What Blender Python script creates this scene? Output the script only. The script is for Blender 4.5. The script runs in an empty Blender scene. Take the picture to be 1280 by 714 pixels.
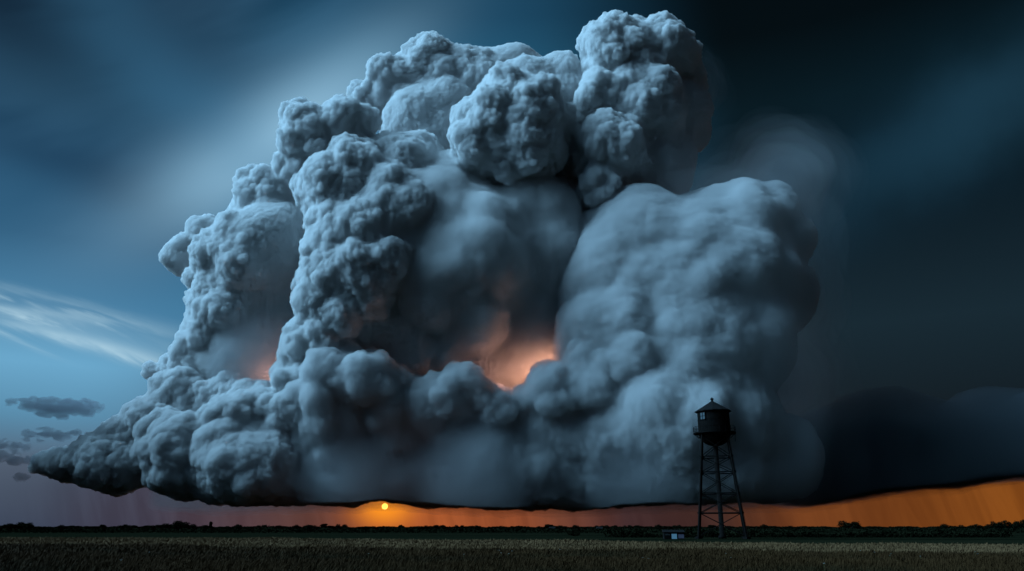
import bpy, bmesh, math, random
import numpy as np
from mathutils import Vector, Matrix

S = bpy.context.scene
COL = S.collection
R = math.radians
rng = np.random.default_rng(7)
random.seed(7)

# ------------------------------------------------------------------ camera
F_PX = 983.0                       # focal length measured in photo pixels (1280 wide)
PITCH = R(17.1)
EYE = np.array((0.0, 0.0, 2.0))
cd = bpy.data.cameras.new('camera')
cd.sensor_width = 36.0
cd.lens = F_PX / 1280 * 36.0
cd.clip_start = 0.1
cd.clip_end = 600000
cam = bpy.data.objects.new('camera', cd)
cam.location = EYE
cam.rotation_euler = (R(90) + PITCH, 0, 0)
COL.objects.link(cam)
S.camera = cam

S.view_settings.view_transform = 'Standard'
S.view_settings.look = 'None'
S.view_settings.exposure = 0
S.view_settings.gamma = 1
S.cycles.use_denoising = True
S.cycles.max_bounces = 12
S.cycles.diffuse_bounces = 3
S.cycles.volume_bounces = 10

def ray(px, py):
    """direction from the eye through a point of the photo's 1280x714 plan"""
    f = np.array((0, math.cos(PITCH), math.sin(PITCH)))
    u = np.array((0, -math.sin(PITCH), math.cos(PITCH)))
    return f + np.array((1, 0, 0)) * (px - 640) / F_PX + u * (357 - py) / F_PX

def azel(px, py):
    d = ray(px, py); d = d / np.linalg.norm(d)
    return math.atan2(d[0], d[1]), math.asin(d[2])

def at(px, py, dist):
    """point whose ground distance (world y) is dist"""
    d = ray(px, py)
    return EYE + d * (dist / d[1])

def lin(r, g, b):
    f = lambda c: c / 255 / 12.92 if c <= 10 else ((c / 255 + .055) / 1.055) ** 2.4
    return (f(r), f(g), f(b), 1)

# ------------------------------------------------------------------ world sky
SUN_AZ, SUN_EL = azel(481, 633)
W = bpy.data.worlds.new('World')
S.world = W
W.use_nodes = True
nt = W.node_tree
nt.nodes.clear()
class NG:
    def __init__(s, nt): s.nt = nt
    def n(s, t, **kw):
        o = s.nt.nodes.new(t)
        for k, v in kw.items(): setattr(o, k, v)
        return o
    def link(s, a, b): s.nt.links.new(a, b)
    def put(s, sock, v):
        if hasattr(v, 'is_output'): s.link(v, sock)
        else: sock.default_value = v
    def m(s, op, a, b=0.0, c=0.0, clamp=False):
        o = s.n('ShaderNodeMath', operation=op, use_clamp=clamp)
        s.put(o.inputs[0], a); s.put(o.inputs[1], b); s.put(o.inputs[2], c)
        return o.outputs[0]
    def mix(s, f, a, b, mode='MIX'):
        o = s.n('ShaderNodeMix', data_type='RGBA', blend_type=mode)
        s.put(o.inputs[0], f); s.put(o.inputs[6], a); s.put(o.inputs[7], b)
        return o.outputs[2]
    def smooth(s, v, a, b):
        o = s.n('ShaderNodeMapRange', interpolation_type='SMOOTHSTEP')
        s.put(o.inputs[0], v); o.inputs[1].default_value = a; o.inputs[2].default_value = b
        return o.outputs[0]
    def ramp(s, v, stops, interp='LINEAR'):
        o = s.n('ShaderNodeValToRGB'); cr = o.color_ramp; cr.interpolation = interp
        while len(cr.elements) < len(stops): cr.elements.new(0.5)
        for e, (p, c) in zip(cr.elements, stops): e.position = p; e.color = c
        s.put(o.inputs[0], v)
        return o.outputs[0]
    def noise(s, vec, scale, detail=4, rough=.5, dist=0.0):
        o = s.n('ShaderNodeTexNoise')
        s.put(o.inputs['Vector'], vec)
        o.inputs['Scale'].default_value = scale; o.inputs['Detail'].default_value = detail
        o.inputs['Roughness'].default_value = rough; o.inputs['Distortion'].default_value = dist
        return o.outputs[0]
    def vec(s, x, y, z):
        o = s.n('ShaderNodeCombineXYZ')
        for i, v in enumerate((x, y, z)): s.put(o.inputs[i], v)
        return o.outputs[0]

def build_world():
    g = NG(nt)
    tc = g.n('ShaderNodeTexCoord')
    sp = g.n('ShaderNodeSeparateXYZ'); g.link(tc.outputs['Generated'], sp.inputs[0])
    x, y, z = sp.outputs
    az = g.m('ARCTAN2', x, y)
    el = g.m('ARCSINE', z)
    def rot(p, q, deg):
        """coordinates along / across a direction on the sky, about the sky point of (p, q)"""
        a0, e0 = azel(p, q); c, s_ = math.cos(R(deg)), math.sin(R(deg)); k = math.cos(e0)
        a = g.m('MULTIPLY', g.m('SUBTRACT', az, a0), k); e = g.m('SUBTRACT', el, e0)
        u = g.m('ADD', g.m('MULTIPLY', a, c), g.m('MULTIPLY', e, s_))
        v = g.m('SUBTRACT', g.m('MULTIPLY', e, c), g.m('MULTIPLY', a, s_))
        return u, v
    def blob(p, q, su, sv, deg=0, warp=None, w=0.0):
        u, v = rot(p, q, deg)
        if warp is not None:
            v = g.m('ADD', v, g.m('MULTIPLY', g.m('SUBTRACT', warp, .5), w))
        r2 = g.m('ADD', g.m('POWER', g.m('ABSOLUTE', g.m('DIVIDE', u, su / F_PX)), 2), g.m('POWER', g.m('ABSOLUTE', g.m('DIVIDE', v, sv / F_PX)), 2))
        return g.m('EXPONENT', g.m('MULTIPLY', r2, -1))
    def E(py): return azel(640, py)[1]
    # base gradients along elevation, 0..~70 degrees mapped to 0..1
    t = g.m('DIVIDE', el, R(70), clamp=True)
    ref = [640]
    def stop(py, c): return (max(0, azel(ref[0], py)[1]) / R(70), lin(*c))
    ref[0] = 90
    left = g.ramp(t, [stop(660, (56, 70, 90)), stop(580, (78, 93, 112)), stop(520, (88, 140, 172)), stop(455, (106, 167, 203)),
                      stop(385, (72, 128, 165)), stop(300, (48, 95, 128)), stop(200, (31, 76, 108)), stop(90, (40, 86, 116)), stop(20, (22, 46, 68)), (1.0, lin(8, 24, 38))])
    ref[0] = 400
    mid = g.ramp(t, [stop(660, (120, 70, 60)), stop(560, (70, 80, 100)), stop(400, (60, 120, 155)), stop(200, (52, 110, 146)),
                     stop(60, (36, 88, 118)), stop(0, (28, 72, 100)), (1.0, lin(8, 24, 38))])
    ref[0] = 1120
    right = g.ramp(t, [stop(660, (60, 40, 36)), stop(560, (12, 20, 27)), stop(400, (22, 40, 50)), stop(250, (9, 24, 33)), stop(100, (7, 25, 33)), stop(0, (3, 12, 17)), (1.0, lin(1, 4, 7))])
    wn = g.noise(tc.outputs['Generated'], 3.0, 3, .5)
    azw = g.m('ADD', az, g.m('MULTIPLY', g.m('SUBTRACT', wn, .5), .12))
    c = g.mix(g.smooth(azw, azel(130, 300)[0], azel(430, 300)[0]), left, mid)
    c = g.mix(g.smooth(azw, azel(600, 200)[0], azel(930, 200)[0]), c, right)
    # wispy high streaks, fanned along one direction of the sky
    u, v = rot(370, 160, 32)
    st = g.noise(g.vec(g.m('MULTIPLY', u, 1.4), g.m('MULTIPLY', v, 7.0), 3.3), 1.0, 4, .5, .3)
    st = g.smooth(st, .40, .68)
    mleft = g.m('MULTIPLY', g.smooth(az, azel(560, 100)[0], azel(300, 100)[0]), g.smooth(el, E(430), E(330)))
    c = g.mix(g.m('MULTIPLY', g.m('MULTIPLY', st, mleft), .42), c, lin(70, 118, 152))
    c = g.mix(g.m('MULTIPLY', blob(120, 215, 190, 38, -20, st, .05), .5), c, lin(18, 50, 78))
    c = g.mix(g.m('MULTIPLY', blob(10, 0, 220, 110, -10), .85), c, lin(10, 26, 42))
    c = g.mix(g.m('MULTIPLY', blob(352, 172, 165, 50, 42), .9), c, lin(146, 192, 220))
    c = g.mix(g.m('MULTIPLY', blob(230, 100, 260, 45, -35, st, .04), .35), c, lin(56, 110, 145))
    # cirrus streaks low at the left
    u, v = rot(90, 410, -17)
    cn = g.noise(g.vec(g.m('MULTIPLY', u, 5.0), g.m('MULTIPLY', v, 34.0), 1.7), 1.0, 5, .55, .5)
    cs = g.smooth(cn, .42, .72)
    for (p, q, su, sv, dg, k) in ((25, 392, 60, 6, -7, .95), (112, 403, 34, 4.5, -2, .95), (95, 424, 70, 6, -8, .9), (165, 447, 60, 7, -8, .85), (60, 376, 110, 6, -6, .45), (110, 418, 150, 16, -7, .25)):
        b = blob(p, q, su, sv, dg, cn, .05)
        c = g.mix(g.m('MULTIPLY', b, g.m('ADD', g.m('MULTIPLY', cs, k * .85), k * .3)), c, lin(190, 222, 236))
    # lit gap in the high overcast at the right
    wn2 = g.noise(tc.outputs['Generated'], 6.0, 4, .5)
    c = g.mix(g.m('MULTIPLY', blob(1190, 160, 150, 40, 27, wn2, .1), .9), c, lin(28, 60, 78))
    c = g.mix(g.m('MULTIPLY', blob(1100, 215, 150, 70, 27, wn2, .1), .5), c, lin(16, 44, 60))
    # glowing band along the horizon, with rain curtains in it
    rn = g.noise(g.vec(g.m('ADD', g.m('MULTIPLY', az, 34.0), g.m('MULTIPLY', el, 9.0)), g.m('MULTIPLY', el, 5.0), 0.4), 1.0, 4, .6, .4)
    hb = g.ramp(g.m('ADD', g.m('MULTIPLY', az, .5 / R(36)), .5),
                [(0.0, lin(56, 70, 90)), (.17, lin(62, 66, 84)), (.29, lin(80, 58, 60)), (.345, lin(88, 58, 54)), (.385, lin(130, 72, 52)), (.43, lin(160, 84, 48)),
                 (.5, lin(150, 80, 50)), (.548, lin(110, 64, 50)), (.61, lin(64, 46, 50)), (.70, lin(64, 42, 38)), (.77, lin(116, 64, 33)),
                 (.86, lin(120, 66, 28)), (1.0, lin(148, 84, 28))])
    hb = g.mix(g.smooth(rn, .35, .7), g.mix(1.0, hb, (.72, .69, .72, 1), 'MULTIPLY'), hb)
    front = g.smooth(y, -.3, .35)
    c = g.mix(g.m('MULTIPLY', g.m('MULTIPLY', g.smooth(el, E(570), E(622)), front), g.smooth(az, azel(-60, 640)[0], azel(170, 640)[0])), c, hb)
    # the glow of the low sun in the air
    c = g.mix(g.m('MULTIPLY', blob(486, 636, 48, 34), .6), c, lin(200, 96, 44))
    c = g.mix(g.m('MULTIPLY', blob(481, 634, 30, 20), .95), c, lin(255, 150, 36))
    # bright open sky out at the left, dusk behind
    d = g.n('ShaderNodeVectorMath', operation='DOT_PRODUCT'); g.link(tc.outputs['Generated'], d.inputs[0])
    v = Vector((-math.sin(R(LIGHT_AZ)) * math.cos(R(LIGHT_EL)), math.cos(R(LIGHT_AZ)) * math.cos(R(LIGHT_EL)), math.sin(R(LIGHT_EL))))
    d.inputs[1].default_value = v
    side = g.m('MULTIPLY', g.smooth(az, azel(-60, 300)[0], azel(-60, 300)[0] - .5), 1.0)
    back = g.smooth(y, .35, -.2)
    bc = g.ramp(t, [(0, lin(58, 42, 48)), (.10, lin(30, 34, 46)), (.4, lin(8, 22, 32)), (1, lin(2, 9, 16))])
    c = g.mix(back, c, bc)
    lobe = g.m('EXPONENT', g.m('MULTIPLY', g.m('SUBTRACT', d.outputs['Value'], 1), LIGHT_K))
    lobe = g.m('MULTIPLY', lobe, g.smooth(az, azel(10, 300)[0], azel(10, 300)[0] - .5))
    o = g.n('ShaderNodeVectorMath', operation='SCALE'); o.inputs[0].default_value = LIGHT_COL; g.link(lobe, o.inputs['Scale'])
    c = g.mix(1.0, c, o.outputs[0], 'ADD')
    d2 = g.n('ShaderNodeVectorMath', operation='DOT_PRODUCT'); g.link(tc.outputs['Generated'], d2.inputs[0])
    d2.inputs[1].default_value = Vector((-.82, -.42, .39)).normalized()
    fill = g.m('MULTIPLY', g.m('EXPONENT', g.m('MULTIPLY', g.m('SUBTRACT', d2.outputs['Value'], 1), 5.0)), g.smooth(az, azel(10, 300)[0], azel(10, 300)[0] - .5))
    o2 = g.n('ShaderNodeVectorMath', operation='SCALE'); o2.inputs[0].default_value = FILL_COL; g.link(fill, o2.inputs['Scale'])
    c = g.mix(1.0, c, o2.outputs[0], 'ADD')
    sky = g.n('ShaderNodeTexSky', sky_type='NISHITA', sun_disc=False)
    sky.sun_elevation = SUN_EL; sky.sun_rotation = SUN_AZ
    bg1 = g.n('ShaderNodeBackground'); g.link(c, bg1.inputs[0]); bg1.inputs[1].default_value = 1.0
    bg2 = g.n('ShaderNodeBackground'); g.link(sky.outputs[0], bg2.inputs[0]); bg2.inputs[1].default_value = 0.001
    add = g.n('ShaderNodeAddShader'); g.link(bg1.outputs[0], add.inputs[0]); g.link(bg2.outputs[0], add.inputs[1])
    out = g.n('ShaderNodeOutputWorld'); g.link(add.outputs[0], out.inputs[0])
LIGHT_AZ, LIGHT_EL, LIGHT_K = 96, 38, 26.0      # open twilight sky, out of frame to the left
LIGHT_COL = (7.7, 15.4, 22.2)
FILL_COL = (.024, .095, .18)
build_world()

# ------------------------------------------------------------------ the low sun
sd = bpy.data.lights.new('sun_lamp', 'SUN')
sd.energy = 0.12; sd.angle = R(.5); sd.color = (1, .42, .12)
so = bpy.data.objects.new('sun_lamp', sd)
sdir = Vector(ray(481, 633)).normalized()
so.rotation_euler = sdir.to_track_quat('Z', 'Y').to_euler()
COL.objects.link(so)

# ------------------------------------------------------------------ helpers
def tag(o, label=None, cat=None, group=None, kind=None):
    if label: o['label'] = label
    if cat: o['category'] = cat
    if group: o['group'] = group
    if kind: o['kind'] = kind
    return o
def empty(name, loc=(0, 0, 0)):
    o = bpy.data.objects.new(name, None); o.location = loc; COL.objects.link(o); return o
def mesh_np(name, verts, quads, mat, parent=None, smooth=True):
    me = bpy.data.meshes.new(name)
    me.vertices.add(len(verts)); me.vertices.foreach_set('co', np.asarray(verts, np.float32).ravel())
    q = np.asarray(quads, np.int32); k = q.shape[1]
    me.loops.add(q.size); me.loops.foreach_set('vertex_index', q.ravel())
    me.polygons.add(len(q)); me.polygons.foreach_set('loop_start', np.arange(0, q.size, k, dtype=np.int32))
    me.polygons.foreach_set('loop_total', np.full(len(q), k, np.int32))
    me.polygons.foreach_set('use_smooth', np.full(len(q), smooth, bool))
    me.update(calc_edges=True)
    me.materials.append(mat)
    o = bpy.data.objects.new(name, me); COL.objects.link(o)
    if parent:
        o.parent = parent; me.transform(Matrix.Translation(-parent.location))
    return o
def hash3(ix, iy, iz, seed):
    h = (ix.astype(np.uint32) * np.uint32(374761393)) ^ (iy.astype(np.uint32) * np.uint32(668265263)) ^ (iz.astype(np.uint32) * np.uint32(2246822519)) ^ np.uint32(seed * 3266489917 & 0xffffffff)
    h = (h ^ (h >> np.uint32(15))) * np.uint32(2246822519)
    h = (h ^ (h >> np.uint32(13))) * np.uint32(3266489917)
    return h ^ (h >> np.uint32(16))
GRAD = np.array([(1,1,0),(-1,1,0),(1,-1,0),(-1,-1,0),(1,0,1),(-1,0,1),(1,0,-1),(-1,0,-1),(0,1,1),(0,-1,1),(0,1,-1),(0,-1,-1),(1,1,0),(-1,1,0),(0,-1,1),(0,-1,-1)], np.float32)
def puffy(p, seed=0, k=9.0):
    """rounded cells: 0 in the creases, about 1 on the crowns"""
    p = p.astype(np.float32); i = np.floor(p).astype(np.int64); f = p - i
    acc = np.zeros(len(p), np.float32)
    for dx in (-1, 0, 1):
        for dy in (-1, 0, 1):
            for dz in (-1, 0, 1):
                h = hash3(i[:, 0] + dx, i[:, 1] + dy, i[:, 2] + dz, seed)
                ox = (h & np.uint32(1023)).astype(np.float32) / 1023; oy = ((h >> np.uint32(10)) & np.uint32(1023)).astype(np.float32) / 1023; oz = ((h >> np.uint32(20)) & np.uint32(1023)).astype(np.float32) / 1023
                d2 = (dx + .1 + .8 * ox - f[:, 0]) ** 2 + (dy + .1 + .8 * oy - f[:, 1]) ** 2 + (dz + .1 + .8 * oz - f[:, 2]) ** 2
                acc += np.exp(-k * d2)
    d2 = -np.log(acc + 1e-6) / k
    return 1 - np.clip(d2, -.2, 1.2) / .55
def perlin(p, seed=0):
    p = p.astype(np.float32)
    i = np.floor(p).astype(np.int64); f = p - i
    w = f * f * f * (f * (f * 6 - 15) + 10)
    out = np.zeros(len(p), np.float32)
    for dx in (0, 1):
        wx = w[:, 0] if dx else 1 - w[:, 0]
        for dy in (0, 1):
            wy = w[:, 1] if dy else 1 - w[:, 1]
            for dz in (0, 1):
                wz = w[:, 2] if dz else 1 - w[:, 2]
                g = GRAD[(hash3(i[:, 0] + dx, i[:, 1] + dy, i[:, 2] + dz, seed) & np.uint32(15)).astype(np.int64)]
                out += wx * wy * wz * (g[:, 0] * (f[:, 0] - dx) + g[:, 1] * (f[:, 1] - dy) + g[:, 2] * (f[:, 2] - dz))
    return out

# ------------------------------------------------------------------ materials
def mat(name, build):
    m = bpy.data.materials.new(name); m.use_nodes = True
    g = NG(m.node_tree)
    b = m.node_tree.nodes['Principled BSDF']
    build(g, b)
    return m
def obj_coord(g): return g.n('ShaderNodeTexCoord').outputs['Object']
def noisy(name, c1, c2, scale, rough=.8, spec=.3, metallic=0, bump=0.0):
    def f(g, b):
        oc = obj_coord(g); n = g.noise(oc, scale, 5, .6)
        g.link(g.ramp(n, [(.3, (*c1, 1)), (.7, (*c2, 1))]), b.inputs['Base Color'])
        b.inputs['Roughness'].default_value = rough; b.inputs['Specular IOR Level'].default_value = spec
        b.inputs['Metallic'].default_value = metallic
        if bump:
            bp = g.n('ShaderNodeBump'); bp.inputs['Strength'].default_value = bump
            g.link(g.noise(oc, scale * 6, 4, .6), bp.inputs['Height']); g.link(bp.outputs[0], b.inputs['Normal'])
    return mat(name, f)
M_STEEL = noisy('weathered_dark_steel', (.004, .0035, .0035), (.010, .008, .007), 2.5, .75, .06)
M_BOARD = noisy('tarred_boards', (.006, .006, .006), (.014, .012, .011), 1.5, .9, .03, bump=.3)
M_ROOF = noisy('roof_felt', (.008, .008, .009), (.016, .015, .015), 3.0, .9, .1, bump=.3)
M_GLASS = mat('window_glass', lambda g, b: (b.inputs['Base Color'].__setattr__('default_value', (.05, .07, .08, 1)), b.inputs['Roughness'].__setattr__('default_value', .06), b.inputs['Specular IOR Level'].__setattr__('default_value', 1.0)))
M_LEAF = noisy('dark_foliage', (.006, .007, .004), (.014, .016, .008), .6, .9, 0)
M_BARK = noisy('bark', (.03, .025, .02), (.06, .05, .04), 4, .9, .2)
M_PLASTER = noisy('grey_render', (.10, .11, .11), (.16, .17, .17), 2.0, .9, .2)
def lit(name, col, s):
    def f(g, b):
        b.inputs['Base Color'].default_value = (.1, .1, .1, 1)
        n = g.noise(obj_coord(g), 3.0, 2, .5)
        g.link(g.mix(n, (*[c * .7 for c in col], 1), (*col, 1)), b.inputs['Emission Color']); b.inputs['Emission Strength'].default_value = s
    return mat(name, f)
M_LIT = lit('lit_blue_window', (.07, .22, .38), .6)
M_DIM = lit('dim_blue_window', (.05, .08, .22), .18)
M_FARLIT = lit('far_lit_window', (.30, .36, .32), .35)
def ground_mat(g, b):
    oc = obj_coord(g)
    sp = g.n('ShaderNodeSeparateXYZ'); g.link(oc, sp.inputs[0])
    strips = g.noise(g.vec(g.m('MULTIPLY', sp.outputs[0], .0012), g.m('MULTIPLY', sp.outputs[1], .013), 2.0), 1.0, 3, .5)
    fine = g.noise(oc, .35, 6, .65)
    c = g.ramp(strips, [(.42, (.006, .008, .004, 1)), (.52, (.016, .018, .009, 1)), (.60, (.008, .010, .005, 1))])
    c = g.mix(g.m('MULTIPLY', fine, .6), c, (.010, .011, .007, 1))
    g.link(c, b.inputs['Base Color']); b.inputs['Roughness'].default_value = .95; b.inputs['Specular IOR Level'].default_value = 0
M_GROUND = mat('grassland', ground_mat)
def soil(g, b):
    g.link(g.ramp(g.noise(obj_coord(g), 1.3, 6, .6), [(.3, (.022, .019, .012, 1)), (.7, (.045, .04, .025, 1))]), b.inputs['Base Color'])
    b.inputs['Roughness'].default_value = .95; b.inputs['Specular IOR Level'].default_value = .1
M_SOIL = mat('crop_soil', soil)
def crop_mat(name, k):
    def f(g, b):
        oc = obj_coord(g)
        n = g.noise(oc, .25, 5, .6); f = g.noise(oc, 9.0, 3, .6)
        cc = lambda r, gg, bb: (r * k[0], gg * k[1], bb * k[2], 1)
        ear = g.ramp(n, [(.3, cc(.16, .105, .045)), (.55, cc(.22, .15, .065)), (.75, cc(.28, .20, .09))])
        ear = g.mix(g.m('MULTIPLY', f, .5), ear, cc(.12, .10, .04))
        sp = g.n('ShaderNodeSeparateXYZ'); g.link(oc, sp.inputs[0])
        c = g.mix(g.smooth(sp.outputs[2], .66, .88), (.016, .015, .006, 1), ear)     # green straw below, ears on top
        g.link(c, b.inputs['Base Color']); b.inputs['Roughness'].default_value = .85; b.inputs['Specular IOR Level'].default_value = .08
    return mat(name, f)
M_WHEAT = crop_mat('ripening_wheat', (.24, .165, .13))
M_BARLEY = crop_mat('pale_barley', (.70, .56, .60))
M_PETAL = noisy('white_petals', (.75, .75, .72), (.85, .85, .82), 20, .6, .3)
M_STALK = noisy('green_stalk', (.05, .07, .02), (.08, .1, .03), 10, .7, .3)

# ------------------------------------------------------------------ ground
def sheet(name, pts, z, mt, kind='structure'):
    bm = bmesh.new(); bm.faces.new([bm.verts.new((x, y, z)) for x, y in pts])
    me = bpy.data.meshes.new(name); bm.to_mesh(me); bm.free(); me.materials.append(mt)
    o = bpy.data.objects.new(name, me); COL.objects.link(o); return tag(o, kind=kind)
sheet('ground', [(-300000, -300000), (300000, -300000), (300000, 300000), (-300000, 300000)], 0, M_GROUND)
CROP = .85
def edge_y(x):     # far edge of the crop, running closer on the right
    return np.interp(x, [-90, -66, -26, 0, 16, 42, 70], [101, 97, 92, 76, 66, 57, 52])
ex = np.linspace(-88, 66, 24)
sheet('field_soil', [(-60, -12), (60, -12)] + [(float(x), float(edge_y(x))) for x in ex[::-1]], .004, M_SOIL)

def build_crop(name, bands, lo_, hi_, mt, label, seed):
    rg = np.random.default_rng(seed)
    V, Q = [], []
    off = 0
    for (y0, y1, dens, wd, ear) in bands:
        w = y1 * .70 + 6
        n = int((y1 - y0) * 2 * w * dens)
        x = rg.uniform(-w, w, n); y = rg.uniform(y0, y1, n)
        keep = (np.abs(x) < y * .70 + 6) & (y < hi_(x)) & (y >= lo_(x))
        x, y = x[keep], y[keep]; n = len(x)
        p2 = np.stack([x * .16, y * .16, np.zeros(n)], 1)
        h = CROP * (1 + .10 * perlin(p2, 3) * 2 + .06 * rg.normal(size=n)) + .05 * perlin(p2 * 4, 4)
        a = rg.uniform(0, 2 * math.pi, n); cx, cy = np.cos(a), np.sin(a)
        lean = rg.normal(.05, .05, (n, 2)) + np.array([.05, 0]) + .06 * perlin(p2 * 2.2, 9)[:, None]
        def P(t, side, width):
            return np.stack([x + lean[:, 0] * t ** 2 * 1.6 + cx * width * side, y + lean[:, 1] * t ** 2 * 1.6 + cy * width * side, h * t], 1)
        one = np.ones(n)
        z = [P(.25, -1, wd * .5 * one), P(.25, 1, wd * .5 * one), P(.86, 1, wd * .4 * one), P(.86, -1, wd * .4 * one)]     # stalk
        q = []
        V += z; q.append([0, 1, 2, 3])
        e = wd * .9 * ear                                                                                       # ear
        V += [P(.84, 0, one), P(.92, 1, e * one), P(1.02, 0, one), P(.92, -1, e * one)]; q.append([4, 5, 6, 7])
        # leaf arching off
        la = rg.uniform(0, 2 * math.pi, n); lx, ly = np.cos(la), np.sin(la); ll = rg.uniform(.15, .3, n); hz = h * rg.uniform(.45, .75, n)
        def Lf(d, zz, s): return np.stack([x + lx * ll * d - ly * s * wd, y + ly * ll * d + lx * s * wd, hz + zz], 1)
        V += [Lf(0, 0, .7), Lf(0, 0, -.7), Lf(.6, .14, -.6), Lf(.6, .14, .6)]; q.append([8, 9, 10, 11])
        V += [Lf(.6, .14, .6), Lf(.6, .14, -.6), Lf(1, .06, -.1), Lf(1, .06, .1)]; q.append([12, 13, 14, 15])
        for qq in q: Q.append(np.stack([off + k * n + np.arange(n) for k in qq], 1))
        off += 16 * n
    v = np.concatenate(V); q = np.concatenate(Q)
    o = mesh_np(name, v, q, mt, smooth=False)
    tag(o, label, name, kind='stuff')
seam = lambda x: edge_y(x) * .62 + 1.2 * np.sin(x * .11)
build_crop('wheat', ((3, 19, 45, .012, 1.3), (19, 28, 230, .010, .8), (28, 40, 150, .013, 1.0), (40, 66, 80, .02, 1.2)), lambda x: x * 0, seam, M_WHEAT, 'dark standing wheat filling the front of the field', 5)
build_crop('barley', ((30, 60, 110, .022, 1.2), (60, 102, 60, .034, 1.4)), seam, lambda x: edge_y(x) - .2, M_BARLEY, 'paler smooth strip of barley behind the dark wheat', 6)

# ------------------------------------------------------------------ mesh helpers for built things
def bm_obj(name, bm, mt, parent=None, smooth=False):
    me = bpy.data.meshes.new(name); bm.to_mesh(me); bm.free(); me.materials.append(mt)
    if smooth:
        for p in me.polygons: p.use_smooth = True
    o = bpy.data.objects.new(name, me); COL.objects.link(o)
    if parent: o.parent = parent
    return o
def tube(bm, a, b, r0, r1=None, n=8):
    a, b = Vector(a), Vector(b); r1 = r0 if r1 is None else r1
    q = (b - a).to_track_quat('Z', 'Y')
    ra = [bm.verts.new(a + q @ Vector((math.cos(t) * r0, math.sin(t) * r0, 0))) for t in [2 * math.pi * i / n for i in range(n)]]
    rb = [bm.verts.new(b + q @ Vector((math.cos(t) * r1, math.sin(t) * r1, 0))) for t in [2 * math.pi * i / n for i in range(n)]]
    for i in range(n): bm.faces.new((ra[i], ra[(i + 1) % n], rb[(i + 1) % n], rb[i]))
    bm.faces.new(ra[::-1]); bm.faces.new(rb)
def lathe(bm, prof, n=32, cap=True, a0=0.0):
    rings = []
    for r, z in prof:
        if r < 1e-4: rings.append([bm.verts.new((0, 0, z))])
        else: rings.append([bm.verts.new((math.cos(a0 + 2 * math.pi * i / n) * r, math.sin(a0 + 2 * math.pi * i / n) * r, z)) for i in range(n)])
    for A, B in zip(rings, rings[1:]):
        for i in range(n):
            j = (i + 1) % n
            f = [A[i % len(A)], A[j % len(A)], B[j % len(B)], B[i % len(B)]]
            u = []
            for w in f:
                if w not in u: u.append(w)
            if len(u) > 2: bm.faces.new(u)
    if cap:
        if len(rings[0]) > 1: bm.faces.new(rings[0][::-1])
        if len(rings[-1]) > 1: bm.faces.new(rings[-1])
def box(bm, c, s, rz=0.0):
    m = Matrix.Translation(c) @ Matrix.Rotation(rz, 4, 'Z') @ Matrix.Diagonal((*s, 1))
    bmesh.ops.create_cube(bm, size=1, matrix=m)

# ------------------------------------------------------------------ water tower
TY = 155.0
tb = at(902.0, 659.4, TY)
def tz(py): return float(at(897, py, TY)[2])
tower = empty('water_tower', (float(tb[0]), TY, 0))
tag(tower, 'tall dark water tower on four braced legs standing beyond the field', 'water tower')
Z_BOWL, Z_FLOOR, Z_EAVE, Z_APEX, Z_TOP = tz(557.5), tz(541.5), tz(514.5), tz(502), tz(496.5)
RT, RB, PHI = 3.25, 6.05, R(31)
def leg_pt(k, z):
    r = RB + (RT - RB) * z / Z_FLOOR; a = PHI + k * math.pi / 2
    return Vector((math.cos(a) * r, math.sin(a) * r, z))
RING_Z = [tz(641.5), tz(617), tz(591), tz(571.5)]
for k in range(4):
    bm = bmesh.new()
    tube(bm, leg_pt(k, 0), leg_pt(k, Z_FLOOR), .235, .2, 10)
    f = leg_pt(k, 0); box(bm, (f.x, f.y, .18), (.95, .95, .36), PHI)
    for z in RING_Z:
        p = leg_pt(k, z); box(bm, p, (.52, .52, .34), PHI + k * math.pi / 2)
    bm_obj('leg', bm, M_STEEL, tower)
for z in RING_Z:
    bm = bmesh.new()
    for k in range(4): tube(bm, leg_pt(k, z), leg_pt(k + 1, z), .11, n=6)
    for k in range(4): tube(bm, leg_pt(k, z), (0, 0, z), .03, n=5)
    bm_obj('ring_beam', bm, M_STEEL, tower)
zs = [.4] + RING_Z + [Z_FLOOR - .8]
for i in range(5):
    bm = bmesh.new()
    for k in range(4):
        tube(bm, leg_pt(k, zs[i]), leg_pt(k + 1, zs[i + 1]), .075, n=5)
        tube(bm, leg_pt(k + 1, zs[i]), leg_pt(k, zs[i + 1]), .075, n=5)
    bm_obj('cross_brace', bm, M_STEEL, tower)
bm = bmesh.new(); lathe(bm, [(.75, 0), (.75, .5), (.46, .55), (.43, Z_BOWL + .3)], 20); bm_obj('riser_pipe', bm, M_STEEL, tower, True)
RTK = 3.05
bm = bmesh.new()
lathe(bm, [(.45, Z_BOWL - .25)] + [(RTK * math.sin(t), Z_FLOOR - .05 - (Z_FLOOR - Z_BOWL) * math.cos(t)) for t in np.linspace(.16, math.pi / 2, 12)], 40)
bm_obj('bowl', bm, M_STEEL, tower, True)
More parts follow.
